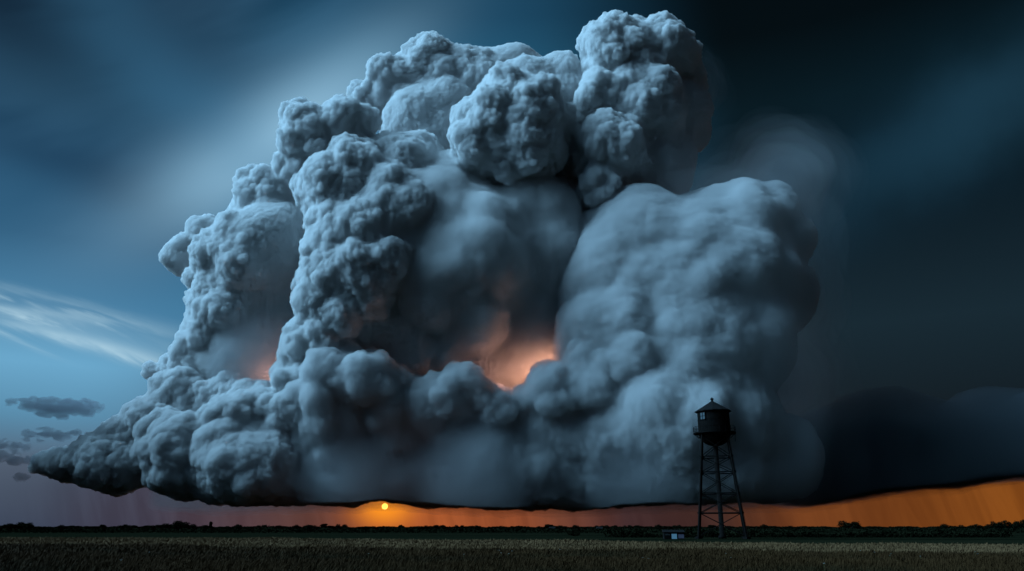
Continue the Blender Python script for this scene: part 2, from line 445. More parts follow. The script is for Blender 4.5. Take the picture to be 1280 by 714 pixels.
# planked tank house: boards with grooves round the wall
bm = bmesh.new()
nb = 48
prof = []
for i in range(nb):
    a = 2 * math.pi * i / nb; w = 2 * math.pi / nb
    for da, rr in ((.0, RTK), (w * .86, RTK), (w * .88, RTK - .035), (w * .98, RTK - .035)):
        prof.append((math.cos(a + da) * rr, math.sin(a + da) * rr))
zt = Z_EAVE + .25
lo_ = [bm.verts.new((x * 1.0, y * 1.0, Z_FLOOR + .12)) for x, y in prof]; hi_ = [bm.verts.new((x * 1.0, y * 1.0, zt)) for x, y in prof]
for i in range(len(prof)): bm.faces.new((lo_[i], lo_[(i + 1) % len(prof)], hi_[(i + 1) % len(prof)], hi_[i]))
bm.faces.new(lo_[::-1]); bm.faces.new(hi_)
tank = bm_obj('tank_wall', bm, M_BOARD, tower)
for zz, nm in ((Z_FLOOR + 1.2, 0), (Z_FLOOR + 2.6, 0)):
    bm = bmesh.new(); lathe(bm, [(RTK + .005, zz - .05), (RTK + .04, zz - .05), (RTK + .04, zz + .05), (RTK + .005, zz + .05)], 48, cap=False); bm_obj('hoop', bm, M_STEEL, tank)
# roof
bm = bmesh.new(); RF = 3.5
lathe(bm, [(RF, Z_EAVE - .12), (RF, Z_EAVE + .06), (.28, Z_APEX), (.28, Z_APEX + .02)], 12, a0=R(15)); roof = bm_obj('roof', bm, M_ROOF, tower)
bm = bmesh.new(); h = Z_TOP - Z_APEX
lathe(bm, [(.24, Z_APEX + .02), (.22, Z_APEX + h * .35), (.34, Z_APEX + h * .45), (.34, Z_APEX + h * .6), (.2, Z_APEX + h * .75), (.05, Z_APEX + h * .85), (.03, Z_TOP + .05)], 12); bm_obj('finial', bm, M_STEEL, roof)
# balcony
bm = bmesh.new(); RBAL = 4.05
lathe(bm, [(RTK + .05, Z_FLOOR - .15), (RBAL, Z_FLOOR - .15), (RBAL, Z_FLOOR + .06), (RTK + .05, Z_FLOOR + .06), (RTK + .05, Z_FLOOR - .15)], 40, cap=False)
for k in range(16):
    a = 2 * math.pi * k / 16; c, s_ = math.cos(a), math.sin(a)
    tube(bm, (c * 3.0, s_ * 3.0, Z_FLOOR - 1.0), (c * (RBAL - .15), s_ * (RBAL - .15), Z_FLOOR - .15), .05, n=5)
bal = bm_obj('balcony', bm, M_STEEL, tower)
bm = bmesh.new(); n = 20; rr = RBAL - .06
pts = [(math.cos(2 * math.pi * i / n) * rr, math.sin(2 * math.pi * i / n) * rr) for i in range(n)]
for i in range(n):
    x, y = pts[i]; x2, y2 = pts[(i + 1) % n]
    tube(bm, (x, y, Z_FLOOR), (x, y, Z_FLOOR + 1.15), .035, n=6)
    for hz in (.58, 1.15): tube(bm, (x, y, Z_FLOOR + hz), (x2, y2, Z_FLOOR + hz), .028, n=5)
bm_obj('railing', bm, M_STEEL, bal)
# hanging rope loop below the balcony on the right
bm = bmesh.new(); prev = None
for i in range(13):
    t = i / 12 * math.pi; p = (3.75 - .1 * math.sin(t), -.9 + .35 * math.cos(t), Z_FLOOR - .15 - 1.5 * math.sin(t))
    if prev: tube(bm, prev, p, .03, n=5)
    prev = p
bm_obj('hanging_cable', bm, M_STEEL, bal)
# ladder up one leg
bm = bmesh.new()
for s_ in (-.2, .2): tube(bm, leg_pt(3, .3) + Vector((s_ + .0, -.35, 0)), leg_pt(3, Z_FLOOR) + Vector((s_, -.35, 0)), .025, n=5)
for i in range(60):
    z = .4 + i * (Z_FLOOR - .6) / 60; p = leg_pt(3, z) + Vector((0, -.35, 0)); tube(bm, p + Vector((-.2, 0, 0)), p + Vector((.2, 0, 0)), .015, n=4)
bm_obj('ladder', bm, M_STEEL, tower)
# tall window on the left of the tank wall
wa = R(215); wz0, wz1 = tz(526.5) + .1, tz(515.5) - .25
def wframe(r, half, z0, z1):
    return None
wmat = Matrix.Rotation(wa, 4, 'Z')
bm = bmesh.new(); hw = .62
for yy in (-hw, hw, 0): box(bm, (RTK + .02, yy, (wz0 + wz1) / 2), (.16, .09 if yy else .05, wz1 - wz0))
for z in (wz0, wz1, (wz0 + wz1) / 2): box(bm, (RTK + .022, 0, z), (.17, hw * 2 + .09, .09 if z != (wz0 + wz1) / 2 else .05))
bm.transform(wmat); win = bm_obj('window', bm, M_BOARD, tower)
bm = bmesh.new(); box(bm, (RTK + .012, 0, (wz0 + wz1) / 2), (.06, hw * 2 - .05, wz1 - wz0 - .05)); bm.transform(wmat); bm_obj('pane', bm, M_GLASS, win)

# ------------------------------------------------------------------ pump hut and far sheds
hp = at(843, 674, 147)
hut = empty('pump_hut', (float(hp[0]), 147, 0)); hut.rotation_euler.z = R(-3)
tag(hut, 'low dark pump hut with a glowing blue window left of the water tower', 'hut')
bm = bmesh.new(); box(bm, (0, 1.0, .62), (3.5, 2.0, 1.24)); bm_obj('wall', bm, M_BOARD, hut)
bm = bmesh.new()
for sgn in (-1, 1):
    pass
v = [(-1.9, -.2, 1.2), (1.9, -.2, 1.2), (1.9, 2.2, 1.2), (-1.9, 2.2, 1.2), (-1.9, 1.0, 1.6), (1.9, 1.0, 1.6)]
vs_ = [bm.verts.new(p) for p in v]
for f in ((0, 1, 5, 4), (2, 3, 4, 5), (1, 2, 5), (3, 0, 4), (3, 2, 1, 0)): bm.faces.new([vs_[i] for i in f])
bm_obj('roof', bm, M_ROOF, hut)
def window(parent, x, w, z, h, mt, y=-.03):
    bm = bmesh.new()
    for s_ in (-1, 1):
        box(bm, (x + s_ * w / 2, y, z), (.06, .08, h + .06)); box(bm, (x, y - .003, z + s_ * h / 2), (w - .05, .08, .06))
    f = bm_obj('window', bm, M_BOARD, parent)
    bm = bmesh.new(); box(bm, (x, y + .01, z), (w - .05, .04, h - .05)); bm_obj('pane', bm, mt, f)
window(hut, .0, 1.0, .48, .92, M_LIT); window(hut, 1.2, 1.1, .5, .75, M_DIM)
bm = bmesh.new()
for i in range(3): box(bm, (-1.15, -.03, .72 + i * .09), (.75, .05, .05))
bm_obj('vent', bm, M_PLASTER, hut)
def far_shed(px, py, dist, w, h, label):
    p = at(px, py, dist); e = empty('farm_shed', (float(p[0]), dist, 0)); tag(e, label, 'shed', 'small sheds at the foot of the treeline')
    bm = bmesh.new(); box(bm, (0, 1.5, h / 2), (w, 3, h)); bm_obj('wall', bm, M_BOARD, e)
    bm = bmesh.new(); v = [(-w / 2 - .2, -.2, h), (w / 2 + .2, -.2, h), (w / 2 + .2, 3.2, h), (-w / 2 - .2, 3.2, h), (-w / 2 - .2, 1.5, h + .9), (w / 2 + .2, 1.5, h + .9)]
    vv = [bm.verts.new(q) for q in v]
    for f in ((0, 1, 5, 4), (2, 3, 4, 5), (1, 2, 5), (3, 0, 4), (3, 2, 1, 0)): bm.faces.new([vv[i] for i in f])
    bm_obj('roof', bm, M_ROOF, e)
    window(e, 0, .42, h * .55, .42, M_FARLIT)
far_shed(690.5, 664.6, 345, 2.2, 1.4, 'tiny dark shed with one pale lit window, farther from the tower')
far_shed(750, 664.6, 345, 2.2, 1.4, 'tiny dark shed with one faint lit window, nearer the tower')

# ------------------------------------------------------------------ trees
def leaf_cloud(blobs, n, size, seed):
    rg = np.random.default_rng(seed); V = []
    tot = sum(b[3] ** 2 for b in blobs)
    for (x, y, z, r, sq) in [(*b[:4], b[4]) for b in blobs]:
        m = int(n * r * r / tot)
        u = rg.normal(size=(m, 3)); u /= np.linalg.norm(u, axis=1, keepdims=True)
        rad = r * rg.uniform(.25, 1, m) ** .45 * (1 + .16 * rg.normal(size=m))
        V.append(np.array((x, y, z)) + u * rad[:, None] * np.array((1, 1, sq)))
    c = np.concatenate(V); m = len(c)
    a = rg.normal(size=(m, 3)); a /= np.linalg.norm(a, axis=1, keepdims=True)
    b = rg.normal(size=(m, 3)); b -= (a * b).sum(1, keepdims=True) * a; b /= np.linalg.norm(b, axis=1, keepdims=True)
    s = size * rg.uniform(.6, 1.4, (m, 1))
    v = np.stack([c - a * s, c - b * s * .6, c + a * s, c + b * s * .6], 1).reshape(-1, 3)
    return v, np.arange(4 * m).reshape(-1, 4)
def make_tree(name, kind, seed):
    """unit trees about 10 m tall: 0 broad round, 1 tall oval, 2 low spreading, 3 two-lobed"""
    rg = random.Random(seed)
    root = empty(name)
    bm = bmesh.new(); H = {0: 2.6, 1: 3.0, 2: 1.4, 3: 2.0}[kind]
    tube(bm, (0, 0, -.2), (.05, .05, H), .32, .24, 8)
    bl = []
    for k in range({0: 11, 1: 9, 2: 9, 3: 12}[kind]):
        if kind == 0: a = rg.uniform(0, 6.28); d = rg.uniform(0, 3.0); p = (math.cos(a) * d, math.sin(a) * d, rg.uniform(2.8, 7.8 - d * .7), rg.uniform(1.5, 2.3), .85)
        elif kind == 1: a = rg.uniform(0, 6.28); d = rg.uniform(0, 1.1); p = (math.cos(a) * d, math.sin(a) * d, 2.2 + k * .85, rg.uniform(1.0, 1.7), 1.0)
        elif kind == 2: a = rg.uniform(0, 6.28); d = rg.uniform(0, 4.0); p = (math.cos(a) * d, math.sin(a) * d, rg.uniform(1.6, 4.2), rg.uniform(1.4, 2.1), .75)
        else: a = rg.uniform(0, 6.28); d = rg.uniform(0, 2.0); p = ((-2.4 if k % 2 else 2.4) + math.cos(a) * d, math.sin(a) * d, rg.uniform(2.2, 6.4 if k % 2 else 5.2), rg.uniform(1.5, 2.2), .9)
        bl.append(p)
        tube(bm, (.05, .05, H * rg.uniform(.7, 1)), (p[0] * .8, p[1] * .8, p[2]), .13, .04, 5)
    bm_obj('trunk', bm, M_BARK, root)
    v, q = leaf_cloud(bl, 2600, .34, seed)
    mesh_np('crown', v, q, M_LEAF, root, smooth=False)
    return root
def copy_tree(o):
    c = o.copy(); COL.objects.link(c)
    for ch in o.children:
        d = ch.copy(); COL.objects.link(d); d.parent = c
    return c
PROTO = {}
def tree(kind, px, top, dist, width=None, label=None, group=None, cat='tree', seed=None):
    """a tree whose crown tops out at photo row `top`"""
    names = {0: 'round_tree', 1: 'oval_tree', 2: 'spreading_tree', 3: 'twin_crowned_tree'}
    key = (kind, random.randrange(3))
    if key not in PROTO:
        o = PROTO[key] = make_tree(names[kind], kind, 40 + kind * 7 + key[1])
    else: o = copy_tree(PROTO[key])
    zmax = {0: 8.0, 1: 9.4, 2: 4.9, 3: 7.2}[kind]
    p = at(px, top, dist)
    s = max(.1, p[2] / zmax)
    sw = s if width is None else width / {0: 9, 1: 5, 2: 11, 3: 9.5}[kind]
    o.location = (float(p[0]), float(dist), 0); o.scale = (sw, sw, s); o.rotation_euler = (0, 0, random.uniform(-.5, .5) if kind == 3 else random.uniform(0, 6.28))
    tag(o, label, cat, group)
    return o
# the ones that stand out
tree(3, 1062, 651.6, 420, 12.5, 'isolated dark twin-crowned tree standing alone against the orange sky')
CL = 'trees of the dark clump at the far left'
tree(0, 16, 653.5, 520, 9, 'leftmost tree of the dark clump by the left edge', CL)
tree(0, 27, 653.0, 530, 11, 'middle tree of the dark clump by the left edge', CL)
tree(0, 37, 653.6, 515, 9, 'rightmost tree of the dark clump by the left edge', CL)
tree(0, 224, 651.3, 560, 15, 'broadest dark round tree rising above the left half of the treeline')
tree(0, 208, 654.6, 570, 12, 'dark tree leaning on the left side of the broadest treeline tree')
tree(0, 239, 654.4, 570, 10, 'dark tree at the right side of the broadest treeline tree')
tree(1, 264, 653.0, 560, 3.2, 'narrow upright dark tree poking out of the treeline left of the mast')
tree(0, 297, 656.5, 560, 5, 'small knobbly dark tree between the narrow tree and the mast')
tree(0, 388, 655.2, 580, 11, 'rounded dark tree in the treeline left of the low sun')
tree(0, 77, 656.4, 560, 8, 'rounded dark tree right of the left-edge clump')
tree(0, 96, 656.6, 560, 7.5, 'second rounded dark tree right of the left-edge clump')
tree(0, 822.5, 654.6, 420, 4.2, 'compact dark tree sticking up left of the water tower')
tree(2, 716, 665.5, 200, 4.0, 'low dark bush in front of the treeline, left of the tower', cat='bush')
tree(0, 1180, 655.2, 420, 7.5, 'dark round tree at the start of the right-hand wood')
WD = 'trees of the rising wood at the right edge'
for px, tp in ((1196, 657), (1208, 656.8), (1222, 656.2), (1236, 655.5), (1246, 651.8), (1258, 651.2), (1270, 650.2), (1282, 650.0), (1294, 650.5), (1306, 651)):
    tree(random.choice((0, 0, 3)), px, tp + random.uniform(-.5, .5), 430 + random.uniform(-25, 25), random.uniform(6, 8.5), 'dark tree of the wood that rises toward the right edge', WD)
TL = 'trees of the long treeline on the horizon'
for px in np.arange(-30, 960, 8.2):
    px = float(px + random.uniform(-3, 3))
    tree(random.choice((0, 0, 0, 2, 3, 1)), px, random.choice((657.3, 658.2, 658.6, 656.4, 655.9)) + random.uniform(-.6, .6), random.uniform(560, 760), random.uniform(6, 11), 'small dark tree in the long even treeline on the horizon', TL)
TR = 'low trees along the horizon right of the tower'
for px in np.arange(950, 1180, 11.5):
    px = float(px + random.uniform(-4, 4))
    if abs(px - 1062) < 16: continue
    tree(random.choice((0, 2)), px, 659.0 + random.uniform(-1.2, .3) - (1.2 if px < 1000 else 0), random.uniform(560, 760), random.uniform(5, 9), 'very low dark tree on the flat horizon right of the tower', TR)
# far continuous wood and the hedge bank in front
def strip(name, y0, h, x0, x1, n, size, label, seed, hvar=.4, depth=12):
    rg = np.random.default_rng(seed)
    x = rg.uniform(x0, x1, n); y = y0 + rg.uniform(-depth / 2, depth / 2, n)
    hh = h * (1 + hvar * perlin(np.stack([x / (h * 9), np.zeros(n), np.zeros(n)], 1), seed) * 2 + hvar * .6 * perlin(np.stack([x / (h * 2.2), np.zeros(n), np.zeros(n)], 1), seed + 1))
    z = hh * rg.uniform(0, 1, n) ** .7
    c = np.stack([x, y, z], 1)
    a = rg.normal(size=(n, 3)); a /= np.linalg.norm(a, axis=1, keepdims=True)
    b = rg.normal(size=(n, 3)); b -= (a * b).sum(1, keepdims=True) * a; b /= np.linalg.norm(b, axis=1, keepdims=True)
    s = size * rg.uniform(.6, 1.4, (n, 1))
    v = np.stack([c - a * s, c - b * s * .7, c + a * s, c + b * s * .7], 1).reshape(-1, 3)
    o = mesh_np(name, v, np.arange(4 * n).reshape(-1, 4), M_LEAF, smooth=False)
    tag(o, label, 'wood' if name == 'woodland' else 'hedge', kind='stuff')
strip('woodland', 1150, 2.6, -1000, 1000, 42000, 1.1, 'far dark woodland band along the whole horizon', 3)
strip('hedge', 330, 1.5, -290, 290, 42000, .35, 'low dark hedge bank running below the treeline', 5, .25, 40)
strip('scrub', 176, 1.0, 20, 105, 12000, .25, 'low dark scrub around and right of the water tower feet', 8, .5, 8)

# thin mast in the treeline
mp = at(336.5, 656, 560)
mast = empty('radio_mast', (float(mp[0]), 560, 0)); tag(mast, 'thin bare mast standing up out of the treeline at left', 'mast')
bm = bmesh.new(); tube(bm, (0, 0, 0), (0, 0, float(mp[2])), .3, .16, 8); bm_obj('pole', bm, M_STEEL, mast)
bm = bmesh.new(); tube(bm, (-.8, 0, float(mp[2]) - .8), (.8, 0, float(mp[2]) - .8), .1, n=6); bm_obj('crossarm', bm, M_STEEL, mast)

# white wild flowers among the wheat
def make_flower():
    e = empty('wild_flower')
    bm = bmesh.new(); tube(bm, (0, 0, 0), (.02, 0, .93), .006, .004, 5); bm_obj('stem', bm, M_STALK, e)
    bm = bmesh.new(); c = Vector((.02, 0, .94))
    for k in range(9):
        a = 2 * math.pi * k / 9; d = Vector((math.cos(a), math.sin(a), .25)); t = Vector((-math.sin(a), math.cos(a), 0))
        vv = [bm.verts.new(c + d * .008 - t * .006), bm.verts.new(c + d * .03 - t * .013), bm.verts.new(c + d * .042), bm.verts.new(c + d * .03 + t * .013), bm.verts.new(c + d * .008 + t * .006)]
        bm.faces.new(vv)
    bm_obj('bloom', bm, M_PETAL, e)
    return e
fl = None
for px, py in ((623, 688), (626, 691), (636, 692), (640, 688.5), (572, 690), (580, 693), (803, 697), (811, 698), (914, 697), (907, 692), (1094, 690), (1113, 692), (1112, 694), (1218, 690), (1222, 692), (1030, 704), (700, 687), (460, 692), (187, 690), (152, 700), (676, 681), (1075, 688), (1150, 695)):
    d = ray(px, py); dist = (2.0 - .95) / -d[2] * d[1]; p = at(px, py, dist)
    if fl is None: o = fl = make_flower()
    else: o = copy_tree(fl)
    o.location = (float(p[0]), float(dist), 0); o.scale = (1.0, 1.0, 1); o.rotation_euler.z = random.uniform(0, 6.28)
    tag(o, 'tiny white wild flower showing among the dark wheat', 'flower', 'white flowers scattered in the wheat')

# ------------------------------------------------------------------ the sun itself
SD = 150000.0
sp_ = at(481, 633, SD)
bm = bmesh.new(); bmesh.ops.create_uvsphere(bm, u_segments=48, v_segments=24, radius=SD * .0036, matrix=Matrix.Translation(sp_))
ms = bpy.data.materials.new('sun_fire'); ms.use_nodes = True; ms.node_tree.nodes.clear()
g = NG(ms.node_tree); e_ = g.n('ShaderNodeEmission'); e_.inputs[0].default_value = (1, .5, .07, 1); e_.inputs[1].default_value = 4
o_ = g.n('ShaderNodeOutputMaterial'); g.link(e_.outputs[0], o_.inputs[0])
sun = bm_obj('sun', bm, ms, None, True); tag(sun, 'glowing orange sun low under the cloud edge', 'sun', kind='structure')

# ------------------------------------------------------------------ the storm cloud
import openvdb
D0 = 12000.0
PXM = D0 / F_PX / math.cos(PITCH)      # about metres per photo pixel at the cloud

def lobe_world(px, py, r, dz):
    d = ray(px, py); t = (D0 + dz * PXM) / d[1]
    return EYE + d * t, r * t / F_PX

def vnormals(v, q):
    a = v[q[:, 2]] - v[q[:, 0]]; b = v[q[:, 3]] - v[q[:, 1]]
    fn = np.cross(a, b)
    n = np.zeros_like(v)
    for k in range(4):
        for ax in range(3):
            n[:, ax] += np.bincount(q[:, k], fn[:, ax], len(v))
    return n / (np.linalg.norm(n, axis=1, keepdims=True) + 1e-9)

def cloud_part(name, lobes, mat, parent, voxel=1.5, puffs=((.42, 26, .75), (.2, 40, .7)), blend=.26, flat=1.0, bk=0.0, puff_noise=True, fine=None,
               octaves=((26, 5), (12, 2.6), (6, 1.3)), stretch=(1, 1, 1), base=None, detail=None, seed=1):
    """one billowing mass: spheres with puffs on them, merged on a voxel grid, meshed, then roughened.
    sizes in photo pixels at the cloud (about 12.8 m each)"""
    rg = np.random.default_rng(seed)
    vs = voxel * PXM
    L = [lobe_world(*l[:4]) for l in lobes]
    C = np.array([l[0] for l in L]); Rr = np.array([l[1] for l in L])
    pad = 0.45 * Rr.max() + 12 * PXM
    lo = (C - Rr[:, None]).min(0) - pad; hi = (C + Rr[:, None]).max(0) + pad
    if base is not None: lo[2] = max(lo[2], 100.0)
    n = np.ceil((hi - lo) / vs).astype(int)
    G = np.full(n, 6 * vs, np.float32)
    def add(c, r, k):
        a = np.maximum(0, np.floor((c - r - k - 4 * vs - lo) / vs).astype(int)); b = np.minimum(n, np.ceil((c + r + k + 4 * vs - lo) / vs).astype(int))
        if (b <= a).any(): return
        ax = [(np.arange(a[i], b[i]) * vs + lo[i] - c[i]).astype(np.float32) ** 2 for i in range(3)]
        ax[2] *= flat * flat
        d = np.sqrt(ax[0][:, None, None] + ax[1][None, :, None] + ax[2][None, None, :]) - r
        sub = G[a[0]:b[0], a[1]:b[1], a[2]:b[2]]
        if k > 0:
            h = np.maximum(k - np.abs(sub - d), 0) / k
            np.minimum(sub, d, out=sub); sub -= h * h * k * .25
        else: np.minimum(sub, d, out=sub)
    def sample(p):
        i = np.clip(np.round((p - lo) / vs).astype(int), 0, n - 1)
        return G[i[:, 0], i[:, 1], i[:, 2]]
    for c, r in zip(C, Rr): add(c, r, r * .35)
    cur = list(zip(C, Rr, [(l[4] if len(l) > 4 else 1.0) for l in lobes]))
    for (fr, cnt, keep) in puffs:
        new = []
        for c, r, amt in cur:
            m = int(cnt * (.5 + .5 * amt))
            if amt < .03: continue
            u = rg.normal(size=(m, 3)); u /= np.linalg.norm(u, axis=1, keepdims=True)
            u[:, 1] = np.where(u[:, 1] > .55, -u[:, 1], u[:, 1])
            pr = r * fr * rg.uniform(.5, 1.35, m)
            p = c + u * (r - pr * (.35 + .6 * (1 - amt)))[:, None] * rg.uniform(.94, 1.05, m)[:, None]
            s = sample(p)
            for pp, q, sv in zip(p, pr, s):
                if sv > -q * keep and q > 1.4 * vs: new.append((pp, q, amt))
        for c, r, amt in new: add(c, r, max(r * (blend + .9 * (1 - amt)), vs))
        cur = new
    if base is not None:
        zz = (np.arange(n[2]) * vs + lo[2]).astype(np.float32)
        if callable(base):
            X, Y = np.meshgrid(np.arange(n[0]) * vs + lo[0], np.arange(n[1]) * vs + lo[1], indexing='ij')
            bz = base(np.stack([X.ravel(), Y.ravel()], 1)).reshape(n[0], n[1]).astype(np.float32)
            B = bz[:, :, None] - zz[None, None, :]
            if bk:
                kk = bk * PXM; hh = np.maximum(kk - np.abs(G - B), 0) / kk
                np.maximum(G, B, out=G); G += hh * hh * kk * .25
            else: np.maximum(G, B, out=G)
            del B
        else: np.maximum(G, base - zz[None, None, :], out=G)
    G = np.clip(G, -3 * vs, 3 * vs)
    grid = openvdb.FloatGrid(3 * vs); grid.copyFromArray(G)
    v, q = grid.convertToQuads(0.0)
    v = v.astype(np.float64) * vs + lo
    q = q.astype(np.int64)
    nn = vnormals(v, q)
    # make faces point outwards
    g0 = sample(v + nn * vs * 2); 
    if (g0 > 0).mean() < .5: q = q[:, ::-1]; nn = -nn
    st = np.array(stretch)
    A = np.array([(l[4] if len(l) > 4 else 1.0) for l in lobes])
    def amt_at(v):
        ws = np.zeros(len(v)); s = np.zeros(len(v))
        for c, r, a in zip(C, Rr, A):
            d = np.linalg.norm(v - c, axis=1) / r
            e = np.exp(-5 * np.maximum(d - .75, 0)) ; e = e * e
            ws += e * a; s += e
        return (ws + 1e-12) / (s + 1e-12)
    def remesh(v, q, size):
        # clean sparse re-mesh so that no fold of the surface is left inside out
        lv = openvdb.FloatGrid.createLevelSetFromPolygons(((v - lo) / size).astype(np.float32), quads=q.astype(np.uint32), halfWidth=3.0)
        v, q = lv.convertToQuads(0.0)
        return v.astype(np.float64) * size + lo, q.astype(np.int64)[:, ::-1]
    fs = fine * PXM if fine else vs
    refined = not fine
    for k, (sc, am) in enumerate(octaves):
        if sc < 10 and not refined:
            v, q = remesh(v, q, fs); nn = vnormals(v, q); refined = True
        p = v / PXM
        w = amt_at(v)
        if puff_noise and sc > 10:
            q_ = p / (sc * st); q_ = q_ + .25 * np.stack([perlin(q_ * 1.3 + o_, 5) for o_ in (0, 17.3, 41.7)], 1)
            b = puffy(q_, seed * 11 + k) * .9 - .3
        else: b = np.abs(perlin(p / (sc * st), seed * 11 + k)) * 2.2 - .45
        v = v + nn * (b * am * PXM * w)[:, None]
        nn = vnormals(v, q)
    v, q = remesh(v, q, fs)

    return mesh_np(name, v, q, mat, parent)

def vapour(name, density, col=(.98, .983, .986)):
    m = bpy.data.materials.new(name); m.use_nodes = True
    g = NG(m.node_tree); g.nt.nodes.clear()
    v = g.n('ShaderNodeVolumePrincipled'); v.inputs['Color'].default_value = (*col, 1)
    v.inputs['Density'].default_value = density; v.inputs['Anisotropy'].default_value = 0
    o = g.n('ShaderNodeOutputMaterial'); g.link(v.outputs[0], o.inputs['Volume'])
    return m
DENSE = vapour('crisp_vapour', .034)
MEDIUM = vapour('soft_vapour', .012)
DARKER = vapour('shade_toned_vapour', .0014, (.24, .28, .31))  # colour darkened in place of shade on the right
SHELF = vapour('shelf_vapour', .016, (.962, .967, .973))
SHELLS = np.linspace(.7, 2.3, 9)
THIN = [vapour('thin_vapour', d, (.82, .86, .89)) for d in (.0005, .0003, .00022, .00016, .00011, .00008, .00005, .00003, .00002)]
MIST = vapour('cloud_mist', .0010, (.85, .87, .9))
FRINGE = vapour('rain_streaks', .00025, (.5, .5, .52))
SCUD = vapour('scud_mist', .006, (.6, .63, .7))
storm = empty('storm_cloud', (0, D0, 400))
tag(storm, 'towering billowing storm cloud with a flat dark base filling the sky', 'storm cloud')
OCT = ((30, 3.6), (15, 2.6), (8, 1.9), (4.2, 1.15))
OMID = ((52, 7), (26, 3.8), (13, 1.6), (6, .6))
OSHELF = ((40, 4.5), (20, 3.2), (9, 1.9), (4.8, .8))
OSOFT = ((60, 5), (30, 2.4), (14, 1.0))

BASE_PX = [-200, 40, 90, 150, 250, 440, 481, 520, 560, 640, 750, 780, 900, 1010, 1100, 1160, 1200, 1240, 1290, 1450]
BASE_PY = [598, 603, 613, 625, 633, 633, 628, 631, 634, 637, 637, 633, 631, 629, 614, 607, 605, 598, 591, 575]
def base_z(xy):
    px = 640 + xy[:, 0] / xy[:, 1] * F_PX * 1.034
    py = np.interp(px, BASE_PX, BASE_PY)
    v = (357 - py) / F_PX
    sl = (math.sin(PITCH) + v * math.cos(PITCH)) / (math.cos(PITCH) - v * math.sin(PITCH))
    p = np.stack([xy[:, 0], xy[:, 1] * .4, np.zeros(len(xy))], 1)
    return sl * 13200 + 24 * perlin(p / 900, 31) + 18 * np.abs(perlin(p / 240, 32)) + 12 * perlin(p / 95, 33) + np.clip((px - 900) / 200, 0, 1) * (60 * np.abs(perlin(p / 210, 35)) + 30 * np.abs(perlin(p / 80, 36)) - 25)

# back left tower
cloud_part('cloud_tower', [(312, 335, 58, 60), (290, 400, 50, 60), (335, 250, 34, 60), (280, 330, 28, 70), (360, 420, 80, 120, .2), (355, 330, 78, 100, .6), (250, 450, 30, 60), (300, 460, 62, 80, .4), (258, 290, 20, 110, .7), (230, 318, 22, 120, .7), (262, 345, 24, 70), (258, 400, 24, 60), (215, 458, 15, 60), (190, 461, 9, 60), (324, 222, 15, 60)], DENSE, storm, seed=1, octaves=OCT, voxel=1.8, fine=1.15)
# middle tower: crisp left flank, soft hollow on its right
cloud_part('cloud_tower', [(395, 180, 42, 20), (430, 168, 36, 20), (445, 240, 58, 10), (402, 235, 28, -5), (455, 330, 64, 0), (428, 330, 34, -20), (425, 385, 44, -10), (400, 435, 38, -10), (374, 480, 32, -10), (372, 205, 22, 10), (422, 285, 34, -20), (500, 280, 66, 20, .85), (510, 235, 56, 50, .9), (480, 400, 56, 40, .7), (520, 440, 44, 40, .6), (560, 440, 22, 20, .8), (500, 340, 56, 30, .8)], DENSE, storm, seed=2, octaves=OCT, voxel=1.8, fine=1.15, stretch=(1, 1, 1.5))
cloud_part('cloud_hollow', [(560, 330, 90, 52, .8), (620, 385, 96, 92, .8), (560, 260, 60, 80, .8), (655, 310, 78, 84, .8), (705, 275, 46, 115, .7), (530, 430, 50, 60, .8), (595, 320, 44, 0, .8), (640, 290, 34, 20, .8), (545, 375, 44, 16, .8), (600, 400, 34, 12, .8)], MEDIUM, storm, seed=22, octaves=((52, 8), (26, 4.5), (13, 2.2), (7, .9)), voxel=1.8, stretch=(1.1, 1, 1.5), blend=.5)
# high towers at the back
cloud_part('cloud_tower', [(545, 97, 44, 130), (497, 112, 36, 130), (464, 126, 23, 130), (540, 165, 60, 140, .8), (600, 115, 48, 140), (580, 195, 60, 160, .2), (640, 125, 60, 160, .4)], DENSE, storm, seed=3, octaves=OCT, voxel=1.8, fine=1.15)
cloud_part('cloud_tower', [(640, 150, 56, 15), (650, 185, 44, 5), (612, 175, 42, 0), (690, 122, 48, 80, .7), (700, 185, 48, 80, .3), (660, 108, 30, 70)], DENSE, storm, seed=4, octaves=OCT, voxel=1.8, fine=1.15, stretch=(1, 1, 1.4))
cloud_part('cloud_tower', [(775, 78, 44, 40), (815, 72, 44, 65), (757, 132, 36, 30), (764, 190, 40, 20), (750, 230, 25, 10), (800, 130, 52, 50, .9), (838, 92, 40, 105, .9), (808, 205, 50, 80, .7), (835, 150, 44, 105, .7)], DENSE, storm, seed=5, octaves=OCT, voxel=1.8, fine=1.15, stretch=(1, 1, 1.4))
# broad right-hand mass, its face turned to the left
cloud_part('cloud_tower', [(800, 345, 82, 50, .7), (765, 420, 60, 20, .75), (860, 335, 80, 20, .7), (915, 290, 54, 20, .7), (870, 420, 74, 10, .7), (728, 445, 34, 10, .85), (745, 370, 44, 30, .85), (790, 450, 46, -10, .75), (850, 470, 66, 20, .7), (930, 345, 58, 10, .7), (770, 300, 38, 40, .8), (915, 410, 60, 15, .6), (945, 275, 40, 36, .7), (966, 300, 42, 46, .7), (960, 370, 44, 40, .7), (925, 450, 52, 30, .7), (850, 480, 58, 10, .7)], SHELF, storm, seed=6, octaves=((52, 7), (26, 4.2), (13, 2.6), (7, 1.5), (4.2, .7)), stretch=(1.25, 1, .9), fine=1.4)
def nested(name, lobes, mt, scales, seed, **kw):
    """thin vapour that fades outwards: one hull inside another"""
    for i, f in enumerate(scales):
        cloud_part(name, [(l[0], l[1], l[2] * f, *l[3:]) for l in lobes], mt[i] if type(mt) is list else mt, storm, seed=seed + i, puffs=((.45, 22, .8),), **kw)
